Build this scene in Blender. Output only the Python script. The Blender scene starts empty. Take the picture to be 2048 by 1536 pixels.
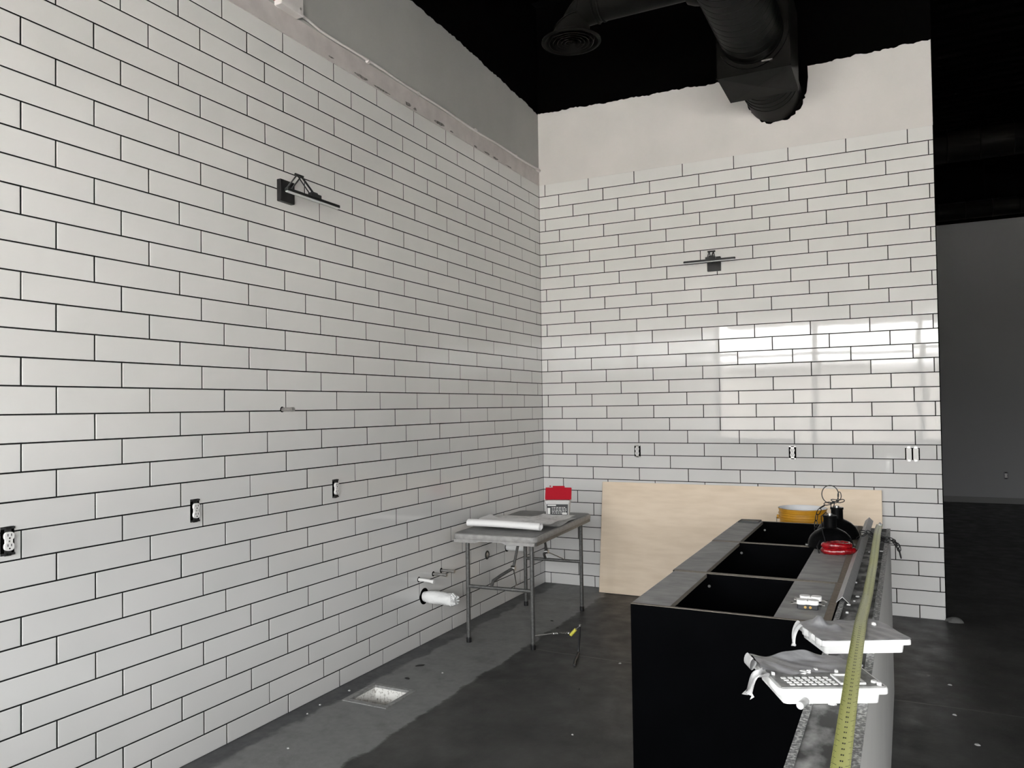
import bpy, math, random
from mathutils import Vector, Matrix, Euler
random.seed(7)
S = bpy.context.scene
C = S.collection

# ------------------------------------------------------------------ camera
H = 0.1055                                  # tile course height in metres
F_PX = 1562.5
CAM = Vector((2.88226, -6.43110, 1.57165))
R_ = Vector((0.89296332, 0.4498865, -0.01478669))
U_ = Vector((0.02318734, -0.0131678, 0.99964441))
F_ = Vector((-0.44953182, 0.89298866, 0.02219003))
cd = bpy.data.cameras.new('camera')
cam = bpy.data.objects.new('camera', cd); C.objects.link(cam)
cd.sensor_width = 36.0
cd.lens = 36.0 * F_PX / 2048
cd.shift_x = 10.123 / 2048
cd.shift_y = 12.441 / 2048
cd.clip_start = 0.05; cd.clip_end = 300
m = Matrix.Identity(4)
for i in range(3):
    m[i][0] = R_[i]; m[i][1] = U_[i]; m[i][2] = -F_[i]; m[i][3] = CAM[i]
cam.matrix_world = m
S.camera = cam

# ------------------------------------------------------------------ world / daylight / exposure
SKY = 12.0
SUN = 54.0
w = bpy.data.worlds.new('overcast_sky'); S.world = w; w.use_nodes = True
bgn = w.node_tree.nodes['Background']
bgn.inputs['Color'].default_value = (0.97, 0.985, 1.0, 1)
bgn.inputs['Strength'].default_value = SKY
ROOM_X1, FRONT_Y, FAR_Y, CEIL = 11.0, -7.6, 7.6, 5.2
BLOCKER_DEPTH = 2.4  # depth of the added slab that blocks steep sky light
SILL, HEAD, GLAZED = 0.90, 3.02, 6.4       # the shopfront is glazed from the left wall to x = GLAZED
pl = bpy.data.lights.new('window_portal', 'AREA'); pl.shape = 'RECTANGLE'
pl.size = GLAZED; pl.size_y = HEAD - SILL
pl.cycles.is_portal = True
po = bpy.data.objects.new('window_portal', pl); C.objects.link(po)
po.location = (GLAZED / 2, FRONT_Y - 0.13, (SILL + HEAD) / 2)
po.rotation_euler = (math.pi / 2, 0, 0)     # -Z of the lamp faces +Y (into the room)
# sun behind the building: it lights the pavement beyond the building's own shadow, not the room
sl = bpy.data.lights.new('sun', 'SUN'); sl.energy = SUN; sl.angle = 0.01; sl.color = (1, .945, .90)
so = bpy.data.objects.new('sun', sl); C.objects.link(so)
so.rotation_euler = Vector((-0.15, -0.66, -0.74)).to_track_quat('-Z', 'Y').to_euler()
vs = S.view_settings
vs.view_transform = 'Standard'; vs.look = 'None'; vs.exposure = 1.10; vs.gamma = 1.0
vs.use_curve_mapping = False
S.cycles.use_denoising = True
S.cycles.max_bounces = 8
S.cycles.use_adaptive_sampling = True
S.cycles.adaptive_threshold = 0.03
S.cycles.diffuse_bounces = 4
S.cycles.glossy_bounces = 4
S.cycles.sample_clamp_indirect = 30

# ------------------------------------------------------------------ helpers
class MB:
    def __init__(s): s.v = []; s.f = []
    def add(s, vs_, fs):
        b = len(s.v); s.v += [tuple(p) for p in vs_]
        s.f += [tuple(b + i for i in f) for f in fs]
        return s
    def box(s, x0, x1, y0, y1, z0, z1):
        return s.add([(x0,y0,z0),(x1,y0,z0),(x1,y1,z0),(x0,y1,z0),(x0,y0,z1),(x1,y0,z1),(x1,y1,z1),(x0,y1,z1)],
                     [(0,3,2,1),(4,5,6,7),(0,1,5,4),(1,2,6,5),(2,3,7,6),(3,0,4,7)])
    def bbox(s, x0, x1, y0, y1, z0, z1, c):
        # box with chamfered vertical and top edges, built as three stacked rings
        def ring(i, z): return [(x0+i+0,y0+i+c,z),(x0+i+c,y0+i,z),(x1-i-c,y0+i,z),(x1-i,y0+i+c,z),(x1-i,y1-i-c,z),(x1-i-c,y1-i,z),(x0+i+c,y1-i,z),(x0+i,y1-i-c,z)]
        rings = [ring(c*.6, z0), ring(0, z0+c*.6), ring(0, z1-c*.6), ring(c*.6, z1)]
        return s.loft(rings, True, True)
    def loft(s, rings, cap0=False, cap1=False, closed=True):
        n = len(rings[0]); vs_ = [p for r in rings for p in r]; fs = []
        for i in range(len(rings) - 1):
            for j in range(n if closed else n - 1):
                k = (j + 1) % n
                fs.append((i*n+j, i*n+k, (i+1)*n+k, (i+1)*n+j))
        if cap0: fs.append(tuple(range(n - 1, -1, -1)))
        if cap1: fs.append(tuple((len(rings)-1)*n + j for j in range(n)))
        return s.add(vs_, fs)
    def lathe(s, prof, seg=32, cx=0, cy=0, cz=0):
        rings = [[(cx + r*math.cos(2*math.pi*j/seg), cy + r*math.sin(2*math.pi*j/seg), cz + z) for j in range(seg)] for r, z in prof]
        return s.loft(rings)
    def tube(s, path, r, seg=10, caps=True, closed=False):
        P = [Vector(p) for p in path]; n = len(P); rings = []
        up = Vector((0, 0, 1)); prev = None
        for i in range(n):
            if closed: t = P[(i+1) % n] - P[i-1]
            else: t = P[min(i+1, n-1)] - P[max(i-1, 0)]
            t.normalize()
            a = prev if prev is not None else (up if abs(t.z) < .9 else Vector((1, 0, 0)))
            b = t.cross(a); b.normalize(); a2 = b.cross(t); a2.normalize(); prev = a2
            rr = r[i] if isinstance(r, (list, tuple)) else r
            rings.append([tuple(P[i] + rr*(math.cos(2*math.pi*j/seg)*a2 + math.sin(2*math.pi*j/seg)*b)) for j in range(seg)])
        if closed: rings.append(rings[0])
        return s.loft(rings, caps and not closed, caps and not closed)
    def prism(s, poly, axis, a0, a1):
        # poly: 2D points; extruded along axis ('x','y','z')
        def P(p, a):
            if axis == 'x': return (a, p[0], p[1])
            if axis == 'y': return (p[0], a, p[1])
            return (p[0], p[1], a)
        n = len(poly)
        vs_ = [P(p, a0) for p in poly] + [P(p, a1) for p in poly]
        fs = [tuple(range(n)), tuple(range(2*n-1, n-1, -1))] + [(i, i+n, (i+1) % n + n, (i+1) % n) for i in range(n)]
        return s.add(vs_, fs)
    def grid(s, nx, ny, fn):
        vs_ = [fn(i/nx, j/ny) for j in range(ny+1) for i in range(nx+1)]
        fs = [(j*(nx+1)+i, j*(nx+1)+i+1, (j+1)*(nx+1)+i+1, (j+1)*(nx+1)+i) for j in range(ny) for i in range(nx)]
        return s.add(vs_, fs)
    def mesh(s, name, mat, smooth=None):
        me = bpy.data.meshes.new(name); me.from_pydata(s.v, [], s.f)
        import bmesh
        bm = bmesh.new(); bm.from_mesh(me); bmesh.ops.recalc_face_normals(bm, faces=bm.faces); bm.to_mesh(me); bm.free()
        if mat: me.materials.append(mat)
        if smooth:
            me.polygons.foreach_set('use_smooth', [True]*len(me.polygons))
            me.set_sharp_from_angle(angle=math.radians(smooth))
        me.update(); return me
    def build(s, name, mat, parent=None, loc=(0,0,0), rot=(0,0,0), smooth=None):
        o = bpy.data.objects.new(name, s.mesh(name, mat, smooth)); C.objects.link(o)
        o.location = loc; o.rotation_euler = rot
        if parent: o.parent = parent
        return o

def tag(o, label=None, cat=None, group=None, kind=None):
    if label: o['label'] = label
    if cat: o['category'] = cat
    if group: o['group'] = group
    if kind: o['kind'] = kind
    return o
def thing(name, label, cat, loc=(0,0,0), rot=(0,0,0), group=None):
    o = bpy.data.objects.new(name, None); C.objects.link(o)
    o.empty_display_size = .05; o.location = loc; o.rotation_euler = rot
    return tag(o, label, cat, group)
def copy_tree(o, parent=None):
    c = o.copy(); C.objects.link(c)
    if parent: c.parent = parent
    for ch in list(o.children): copy_tree(ch, c)
    return c

# ------------------------------------------------------------------ materials
def mat(name, col, rough=.5, metal=0., col2=None, scale=20., detail=4., bump=0., bscale=None, spec=.5, lo=.35, hi=.65, stretch=(1,1,1), rand=0., rough2=None, trans=0., coat=0.):
    M = bpy.data.materials.new(name); M.use_nodes = True
    nt = M.node_tree; N = nt.nodes; L = nt.links
    b = N['Principled BSDF']
    b.inputs['Roughness'].default_value = rough; b.inputs['Metallic'].default_value = metal
    b.inputs['Specular IOR Level'].default_value = spec
    if trans: b.inputs['Transmission Weight'].default_value = trans
    if coat: b.inputs['Coat Weight'].default_value = coat
    b.inputs['Base Color'].default_value = (*col, 1)
    tc = N.new('ShaderNodeTexCoord'); mp = N.new('ShaderNodeMapping'); mp.inputs['Scale'].default_value = stretch
    geo = N.new('ShaderNodeNewGeometry'); L.new(geo.outputs['Position'], mp.inputs['Vector'])
    out = None
    if col2:
        nz = N.new('ShaderNodeTexNoise'); nz.inputs['Scale'].default_value = scale; nz.inputs['Detail'].default_value = detail
        L.new(mp.outputs['Vector'], nz.inputs['Vector'])
        rp = N.new('ShaderNodeMapRange'); rp.inputs['From Min'].default_value = lo; rp.inputs['From Max'].default_value = hi
        L.new(nz.outputs['Fac'], rp.inputs['Value'])
        mx = N.new('ShaderNodeMix'); mx.data_type = 'RGBA'
        mx.inputs['A'].default_value = (*col, 1); mx.inputs['B'].default_value = (*col2, 1)
        L.new(rp.outputs['Result'], mx.inputs['Factor']); out = mx.outputs['Result']
        if rough2 is not None:
            rr = N.new('ShaderNodeMapRange'); rr.inputs['To Min'].default_value = rough; rr.inputs['To Max'].default_value = rough2
            L.new(rp.outputs['Result'], rr.inputs['Value']); L.new(rr.outputs['Result'], b.inputs['Roughness'])
    if rand:
        oi = N.new('ShaderNodeObjectInfo'); mr = N.new('ShaderNodeMapRange')
        mr.inputs['To Min'].default_value = 1 - rand; mr.inputs['To Max'].default_value = 1
        L.new(oi.outputs['Random'], mr.inputs['Value'])
        hv = N.new('ShaderNodeHueSaturation'); L.new(mr.outputs['Result'], hv.inputs['Value'])
        if out is None: hv.inputs['Color'].default_value = (*col, 1)
        else: L.new(out, hv.inputs['Color'])
        out = hv.outputs['Color']
    if out is not None: L.new(out, b.inputs['Base Color'])
    if bump:
        nb = N.new('ShaderNodeTexNoise'); nb.inputs['Scale'].default_value = bscale or scale; nb.inputs['Detail'].default_value = detail
        L.new(mp.outputs['Vector'], nb.inputs['Vector'])
        bp = N.new('ShaderNodeBump'); bp.inputs['Strength'].default_value = bump; bp.inputs['Distance'].default_value = .01
        L.new(nb.outputs['Fac'], bp.inputs['Height']); L.new(bp.outputs['Normal'], b.inputs['Normal'])
    return M

M = {}
M['tile'] = mat('glazed_tile', (.795,.785,.772), .035, col2=(.77,.765,.75), scale=3.0, detail=3, bump=.02, bscale=5, rand=.03, spec=.55)
M['grout'] = mat('charcoal_grout', (.012,.012,.012), .9, spec=.1)
M['white_paint'] = mat('white_wall_paint', (.72,.69,.67), .75, col2=(.66,.64,.62), scale=2.5, bump=.02, bscale=60, spec=.3)
M['grey_paint'] = mat('grey_wall_paint', (.44,.44,.42), .7, col2=(.40,.40,.382), scale=2.0, bump=.02, bscale=60, spec=.3)
M['band'] = mat('bare_drywall_band', (.60,.56,.545), .8, col2=(.52,.485,.475), scale=9, spec=.2, bump=.05, bscale=40)
M['smear'] = mat('grout_smear', (.10,.095,.09), .9, col2=(.3,.28,.27), scale=60, spec=.1)
M['black_paint'] = mat('black_paint', (.0015,.0015,.0015), .85, spec=.03)
M['black_deck'] = mat('black_deck', (.0012,.0012,.0012), .7, spec=.02)
M['duct'] = mat('black_duct', (.0085,.0081,.0075), .40, col2=(.0105,.010,.0093), scale=12, spec=.03)
M['far_wall'] = mat('far_grey_wall', (.37,.372,.376), .8, spec=.2)
M['black_metal'] = mat('black_metal', (.012,.012,.013), .38, spec=.5)
M['lens'] = mat('frosted_lens', (.62,.64,.63), .35)
M['white_plastic'] = mat('white_plastic', (.82,.81,.79), .3)
M['white_dev'] = mat('white_device', (.86,.85,.83), .25)
M['dark_steel'] = mat('dark_steel', (.05,.05,.05), .5, metal=.6, col2=(.09,.09,.09), scale=80)
M['hole'] = mat('hole_shade', (.004,.004,.004), .9, spec=0)  # flat black, paints in the shade inside holes and recesses
M['steel'] = mat('brushed_steel', (.55,.54,.52), .32, metal=1, col2=(.42,.41,.40), scale=60)
M['alu'] = mat('mill_aluminium', (.42,.42,.42), .45, metal=.25, col2=(.36,.36,.36), scale=40)
M['table_leg'] = mat('grey_painted_steel', (.16,.16,.155), .4, metal=.5, col2=(.11,.11,.105), scale=70)
M['table_top'] = mat('worn_grey_table', (.20,.20,.195), .45, col2=(.12,.12,.118), scale=14, detail=6, stretch=(1,4,1), bump=.03, bscale=120)
M['table_rim'] = mat('pale_table_rim', (.36,.35,.34), .5, col2=(.28,.275,.265), scale=30)
M['paper'] = mat('paper', (.92,.91,.90), .8, spec=.2)
M['print'] = mat('printed_paper', (.90,.89,.875), .8, col2=(.60,.595,.585), scale=28, detail=8, lo=.5, hi=.72, spec=.2)
M['red_plastic'] = mat('red_plastic', (.52,.012,.028), .35)
M['clear_plastic'] = mat('cloudy_plastic', (.62,.61,.60), .3)
M['label_black'] = mat('label_black', (.025,.026,.03), .4)
M['laminate'] = mat('black_laminate', (.0009,.0010,.0013), .5, spec=.012, col2=(.0012,.0013,.0017), scale=8)
M['dusty_sheen'] = mat('dusty_sheen_laminate', (.33,.33,.322), .5, col2=(.24,.24,.235), scale=9, detail=7, rough2=.6, stretch=(1,2,1))  # black laminate lifted to grey: dust plus the white wall's reflection painted in
M['raw_edge'] = mat('raw_board_edge', (.23,.20,.165), .8, col2=(.17,.15,.125), scale=120)
M['brown_edge'] = mat('brown_board_edge', (.27,.22,.175), .75, col2=(.20,.165,.13), scale=60)
M['cement'] = mat('cement_top', (.060,.060,.059), .75, col2=(.42,.42,.415), scale=22, detail=12, lo=.44, hi=.74, bump=.12, bscale=45, stretch=(1,.6,1))
M['bead'] = mat('speckled_bead', (.20,.20,.20), .6, col2=(.62,.62,.61), scale=110, detail=3, lo=.46, hi=.62, metal=.2, bump=.3, bscale=150)
M['primer'] = mat('grey_primer', (.66,.65,.63), .8, col2=(.62,.61,.59), scale=3, spec=.2)
M['ply'] = mat('birch_plywood', (.92,.77,.60), .55, col2=(.84,.69,.52), scale=5, detail=9, stretch=(.9,3,5), lo=.38, hi=.7, spec=.3)
M['ply_edge'] = mat('plywood_edge', (.42,.30,.19), .7, col2=(.28,.19,.12), scale=90, stretch=(.1,1,6))
M['yellow'] = mat('yellow_plastic', (.56,.27,.016), .35, col2=(.50,.235,.012), scale=12)
M['bucket_in'] = mat('bucket_inner', (.72,.72,.73), .45)
M['lamp_black'] = mat('gloss_black_enamel', (.003,.003,.0033), .3, spec=.06)
M['red_cable'] = mat('red_glossy_vinyl', (.26,.004,.007), .14, coat=.5, col2=(.13,.002,.004), scale=40, bump=.5, bscale=70)
M['tape'] = mat('tape_yellow_green', (.50,.52,.17), .32, spec=.5)
M['ink'] = mat('tape_ink', (.025,.025,.02), .5)
M['film'] = mat('protective_film', (.30,.30,.31), .3, col2=(.20,.20,.205), scale=14, detail=6, stretch=(1,3,1), bump=.1, bscale=30)
M['film_light'] = mat('film_torn_edge', (.66,.66,.66), .35, col2=(.45,.45,.45), scale=30)
M['tray_white'] = mat('tray_white', (.84,.84,.83), .35)
M['enamel'] = mat('speckled_enamel', (.80,.79,.76), .25, col2=(.30,.28,.25), scale=70, detail=4, lo=.52, hi=.72)
M['sink_grime_shade'] = mat('sink_grime_shade', (.07,.065,.055), .7, col2=(.22,.20,.18), scale=25, detail=6)  # grime, darkened further to put the basin's shade into the colour
M['sink_rim'] = mat('sink_rim', (.32,.32,.31), .5, col2=(.20,.20,.195), scale=50)
M['brass'] = mat('brass', (.75,.50,.18), .3, metal=1)
M['yellow_clip'] = mat('yellow_clip', (.72,.66,.10), .35)
M['wrap'] = mat('white_wrapping', (.80,.80,.79), .4, bump=.5, bscale=45)
M['chip'] = mat('pale_chip', (.55,.55,.54), .7)
M['chip_dark'] = mat('dark_chip', (.02,.02,.02), .7)
M['lump'] = mat('mortar_lump', (.14,.14,.135), .9, bump=.4, bscale=50)
M['red_paint'] = mat('dark_red_paint', (.20,.008,.018), .5)
M['box_white'] = mat('overpainted_box', (.70,.67,.655), .5, bump=.2, bscale=90)
M['asphalt'] = mat('pale_pavement', (.52,.51,.49), .9, col2=(.46,.45,.43), scale=1.5)
M['ext'] = mat('added_exterior', (.10,.095,.09), .9, col2=(.16,.155,.145), scale=.5)  # dark tone of the added block, set to dim its reflection in the tiles
M['mullion'] = mat('grey_mullion', (.22,.22,.225), .4, metal=.3)

def floor_material():
    Mt = bpy.data.materials.new('concrete_floor'); Mt.use_nodes = True
    nt = Mt.node_tree; N = nt.nodes; L = nt.links; b = N['Principled BSDF']
    geo = N.new('ShaderNodeNewGeometry'); sep = N.new('ShaderNodeSeparateXYZ'); L.new(geo.outputs['Position'], sep.inputs[0])
    def noise(scale, detail=5, stretch=None, rough=.55):
        n = N.new('ShaderNodeTexNoise'); n.inputs['Scale'].default_value = scale; n.inputs['Detail'].default_value = detail; n.inputs['Roughness'].default_value = rough
        if stretch:
            mp = N.new('ShaderNodeMapping'); mp.inputs['Scale'].default_value = stretch; L.new(geo.outputs['Position'], mp.inputs[0]); L.new(mp.outputs[0], n.inputs['Vector'])
        else: L.new(geo.outputs['Position'], n.inputs['Vector'])
        return n.outputs['Fac']
    def math_(op, a, bb, c=None):
        n = N.new('ShaderNodeMath'); n.operation = op
        for i, v in enumerate((a, bb, c)):
            if v is None: continue
            if isinstance(v, (int, float)): n.inputs[i].default_value = v
            else: L.new(v, n.inputs[i])
        return n.outputs[0]
    def ramp(v, f0, f1, t0=0., t1=1.):
        n = N.new('ShaderNodeMapRange'); L.new(v, n.inputs['Value'])
        for k, x in (('From Min', f0), ('From Max', f1), ('To Min', t0), ('To Max', t1)): n.inputs[k].default_value = x
        return n.outputs['Result']
    def mix(f, a, bb):
        n = N.new('ShaderNodeMix'); n.data_type = 'RGBA'
        for k, v in (('Factor', f), ('A', a), ('B', bb)):
            if isinstance(v, tuple): n.inputs[k].default_value = (*v, 1)
            elif isinstance(v, (int, float)): n.inputs[k].default_value = v
            else: L.new(v, n.inputs[k])
        return n.outputs['Result']
    X, Y = sep.outputs['X'], sep.outputs['Y']
    blot = ramp(noise(3.2, 7), .32, .68)
    fine = ramp(noise(26, 6), .3, .7)
    slab = mix(blot, (.036,.036,.035), (.066,.065,.062))
    slab = mix(ramp(noise(9, 8, (1, .45, 1)), .60, .78, 0, .55), slab, (.085,.084,.08))
    patch = mix(fine, (.18,.182,.181), (.22,.222,.219))
    patch = mix(ramp(noise(5, 5), .55, .75, 0, .5), patch, (.075,.075,.074))
    xs = math_('ADD', X, math_('MULTIPLY', math_('SUBTRACT', noise(4.5, 6, None, .65), .5), .16))
    inpatch = math_('MULTIPLY', ramp(xs, .648, .642), ramp(Y, .0, -.02))
    col = mix(inpatch, slab, patch)
    xe = math_('ADD', X, math_('MULTIPLY', math_('SUBTRACT', noise(5.5, 5), .5), .18))
    col = mix(math_('MULTIPLY', ramp(xe, .145, .115), ramp(Y, .0, -.02)), col, mix(fine, (.062,.064,.068), (.095,.096,.098)))
    # saw cut control joint across the slab and pale rim of the trench patch
    jo = math_('ABSOLUTE', math_('ADD', math_('ADD', Y, 1.80), math_('MULTIPLY', math_('SUBTRACT', noise(2, 2), .5), .05)), 0)
    col = mix(math_('MULTIPLY', ramp(jo, .007, .003, 0, .8), ramp(X, .66, .68)), col, (.15,.148,.14))
    rim = math_('ABSOLUTE', math_('SUBTRACT', xs, .648), 0)
    col = mix(math_('MULTIPLY', ramp(rim, .012, .002, 0, .45), ramp(Y, .0, -.02)), col, (.17,.17,.165))
    L.new(col, b.inputs['Base Color'])
    L.new(ramp(noise(7, 6), .3, .7, .38, .62), b.inputs['Roughness'])
    b.inputs['Specular IOR Level'].default_value = .35
    bp = N.new('ShaderNodeBump'); bp.inputs['Strength'].default_value = .12; bp.inputs['Distance'].default_value = .01
    L.new(noise(35, 6), bp.inputs['Height']); L.new(bp.outputs[0], b.inputs['Normal'])
    return Mt
M['floor'] = floor_material()

def glass_material():
    Mt = bpy.data.materials.new('window_glass'); Mt.use_nodes = True
    nt = Mt.node_tree; N = nt.nodes; L = nt.links
    N.remove(N['Principled BSDF']); out = N['Material Output']
    t = N.new('ShaderNodeBsdfTransparent'); t.inputs['Color'].default_value = (.93,.93,.925,1)
    g = N.new('ShaderNodeBsdfGlossy'); g.inputs['Roughness'].default_value = .01
    mx = N.new('ShaderNodeMixShader'); mx.inputs[0].default_value = .06
    L.new(t.outputs[0], mx.inputs[1]); L.new(g.outputs[0], mx.inputs[2]); L.new(mx.outputs[0], out.inputs['Surface'])
    return Mt
M['glass'] = glass_material()

# ------------------------------------------------------------------ the shell of the room
TILE_TOP = 3.5767
WEND = 3.138                     # free end of the back wall
G = .0018                        # tiles stand proud of the grout by this much
def struct(o, label, cat='wall'): return tag(o, label, cat, kind='structure')

# floor with the opening of the floor sink
SX0, SX1, SY0, SY1 = .168, .412, -3.005, -2.768
fl = MB()
xs_, ys_ = [-.2, SX0, SX1, ROOM_X1 + .2], [FRONT_Y - .2, SY0, SY1, FAR_Y + .2]
for i in range(3):
    for j in range(3):
        if i == 1 and j == 1: continue
        fl.add([(xs_[i], ys_[j], 0), (xs_[i+1], ys_[j], 0), (xs_[i+1], ys_[j+1], 0), (xs_[i], ys_[j+1], 0)], [(0,1,2,3)])
floor = struct(fl.build('floor', M['floor']), 'dark bare concrete floor with a paler trench patch along the tiled wall', 'floor')

# ceiling: ribbed steel deck, painted black
ce = MB(); y = FRONT_Y - .2; prof = []
while y < FAR_Y + .2:
    prof += [(y, CEIL), (y + .09, CEIL), (y + .11, CEIL + .05), (y + .18, CEIL + .05)]; y += .2
prof += [(FAR_Y + .3, CEIL + .12), (FRONT_Y - .3, CEIL + .12)]
ce.prism(prof, 'x', -.2, ROOM_X1 + .2)
struct(ce.build('ceiling', M['black_deck']), 'black painted ribbed steel deck overhead', 'ceiling')

wall_left = struct(MB().box(-.2, -G, FRONT_Y, FAR_Y, 0, CEIL).build('wall_left', M['grout']), 'long left wall clad in white subway tile with dark grout')
wall_back = struct(MB().box(-G, WEND - .002, G, .16, 0, CEIL).build('wall_back', M['grout']), 'short end wall clad in glossy white subway tile')
MB().box(WEND - .002, WEND + .004, .0, .16, 0, CEIL).build('wall_end_cap', M['black_paint'], wall_back)
wall_far = struct(MB().box(0, ROOM_X1, FAR_Y, FAR_Y + .2, 0, CEIL).build('wall_far', M['far_wall']), 'plain grey wall of the dim space beyond')
MB().box(0, ROOM_X1, FAR_Y - .004, FAR_Y, 4.34, CEIL).build('black_paint_band', M['black_paint'], wall_far)
wall_right = struct(MB().box(ROOM_X1, ROOM_X1 + .2, FRONT_Y, FAR_Y, 0, CEIL).build('wall_right', M['far_wall']), 'plain grey side wall outside the view')
struct(MB().box(0, ROOM_X1, FAR_Y - .012, FAR_Y, 0, .09).build('baseboard_far', mat('pale_base', (.22,.22,.215), .7)), 'low pale base strip along the far grey wall', 'baseboard')

# shopfront with tall windows behind the camera
wf = MB().box(-.2, ROOM_X1 + .2, FRONT_Y - .2, FRONT_Y, 0, SILL).box(-.2, ROOM_X1 + .2, FRONT_Y - .2, FRONT_Y, HEAD, CEIL).box(GLAZED, ROOM_X1 + .2, FRONT_Y - .2, FRONT_Y, SILL, HEAD)
struct(wf.build('wall_front', M['far_wall']), 'shopfront wall behind the viewpoint')
bays = 4; bw = GLAZED / bays
for i in range(bays):
    x0, x1 = i * bw, (i + 1) * bw
    wn = thing('window_%d' % (i + 1), 'tall shopfront window, bay %d behind the viewpoint' % (i + 1), 'window', (x0 + bw/2, FRONT_Y, SILL))
    wn['kind'] = 'structure'
    f_ = MB(); hw = bw/2; t = .04; hh = HEAD - SILL
    f_.box(-hw, -hw+t, -.1, 0, 0, hh).box(hw-t, hw, -.1, 0, 0, hh).box(-hw+t, hw-t, -.1, 0, 0, t).box(-hw+t, hw-t, -.1, 0, hh-t, hh).box(-hw+t, hw-t, -.08, -.02, 1.48, 1.52)
    f_.build('window_frame', M['mullion'], wn)
    MB().box(-hw+t, hw-t, -.055, -.049, t, 1.48).build('pane', M['glass'], wn)
    MB().box(-hw+t, hw-t, -.055, -.049, 1.52, hh-t).build('pane', M['glass'], wn)
struct(MB().box(-.2, ROOM_X1 + .2, FRONT_Y - .2 - BLOCKER_DEPTH, FRONT_Y - .2, HEAD + .05, HEAD + .25).build('sky_blocker', M['ext']), 'flat slab added outside over the shopfront windows to block steep sky light', 'sky_blocker')  # unseen slab, added to keep steep sky light off the near lower wall
# the world outside
struct(MB().box(-40, 50, -70, FRONT_Y - .2, -.25, -.05).box(ROOM_X1 + .2, 50, FRONT_Y - .2, 40, -.25, -.05).build('ground_outside', M['asphalt']), 'pale sunlit pavement outside the shopfront', 'ground')
bd = thing('added_building', 'low plain block across the street, added for the tile reflection', 'added_building', (4, -31, -.05))  # unseen block added outside, kept low and dark to shape the tile reflection
MB().box(-26, 26, -5, 5, 0, 3.0).build('wall', M['ext'], bd)
MB().box(-26.3, 26.3, -5.3, 5.3, 3.0, 3.25).build('parapet', M['mullion'], bd)

# ------------------------------------------------------------------ wall finishes above the tile
def rag(a0, a1, n, amp, base):
    """ragged brushed line: list of (a, z)"""
    pts = []; d = 0
    for i in range(n + 1):
        t_ = i / n; d = .55*d + random.uniform(-amp, amp)
        pts.append((a0 + (a1-a0)*t_, base(t_) + d))
    return pts
# back wall: white paint, then black brushed down to a ragged line
MB().box(0, WEND, -.0005, G + .001, TILE_TOP, 4.6).build('painted_drywall', M['white_paint'], wall_back)
line = rag(0, WEND, 170, .007, lambda t_: 4.235 - .03*t_ - .022*math.sin(3.1*t_))
bp = MB(); top = CEIL
for (a, z), (a2, z2) in zip(line, line[1:]):
    bp.add([(a, -.002, z), (a2, -.002, z2), (a2, -.002, top), (a, -.002, top)], [(0,1,2,3)])
    bp.add([(a, -.002, z), (a2, -.002, z2), (a2, G, z2), (a, G, z)], [(0,3,2,1)])
bp.build('black_paint', M['black_paint'], wall_back)
# flat black sheet round the duct: black paint, and the opening's dark painted in
hp = []
for i in range(40):
    an = math.pi + math.pi * i / 39
    rr = .222 + random.uniform(-.012, .012)
    hp.append((2.062 + rr*math.cos(an)*.97, 3.995 + rr*math.sin(an)*.93))
hp += [(2.30, 4.10), (2.295, 4.30), (1.84, 4.30), (1.835, 4.05)]
MB().prism(hp, 'y', -.004, .003).build('dark_duct_surround', M['black_paint'], wall_back)
# left wall: bare band with conduit ledge, grey paint, ragged black paint
MB().box(-G, .004, FRONT_Y, 0, TILE_TOP, 3.70).build('bare_band', M['band'], wall_left)
MB().box(-G, -.001, FRONT_Y, 0, 3.70, 4.7).build('grey_paint', M['grey_paint'], wall_left)
line = rag(FRONT_Y, 0, 380, .0065, lambda t_: 4.32 if t_ < .77 else 4.32 - .095*((t_-.77)/.23)**1.3)
bp = MB()
for (a, z), (a2, z2) in zip(line, line[1:]):
    bp.add([(.0, a, z), (.0, a2, z2), (.0, a2, top), (.0, a, top)], [(0,1,2,3)])
bp.build('black_paint', M['black_paint'], wall_left)
sm = 0
for (ya, za, ln, ht) in [(-2.62,3.592,.16,.020),(-2.42,3.588,.20,.014),(-2.11,3.598,.075,.030),(-2.03,3.592,.04,.02),(-1.72,3.597,.14,.026),(-1.55,3.588,.06,.013),(-1.19,3.585,.05,.016),(-1.0,3.587,.11,.016),(-.86,3.586,.10,.018),(-.62,3.584,.12,.010),(-2.9,3.60,.05,.010)]:
    n = 14; P = []
    for i in range(n):
        an = 2*math.pi*i/n; k = random.uniform(.65, 1.1)
        P.append((ya + ln*.5*k*math.cos(an), za + ht*.5*k*math.sin(an)))
    MB().prism(P, 'x', .0035, .0052).build('grout_smear', M['smear'], wall_left)

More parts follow.
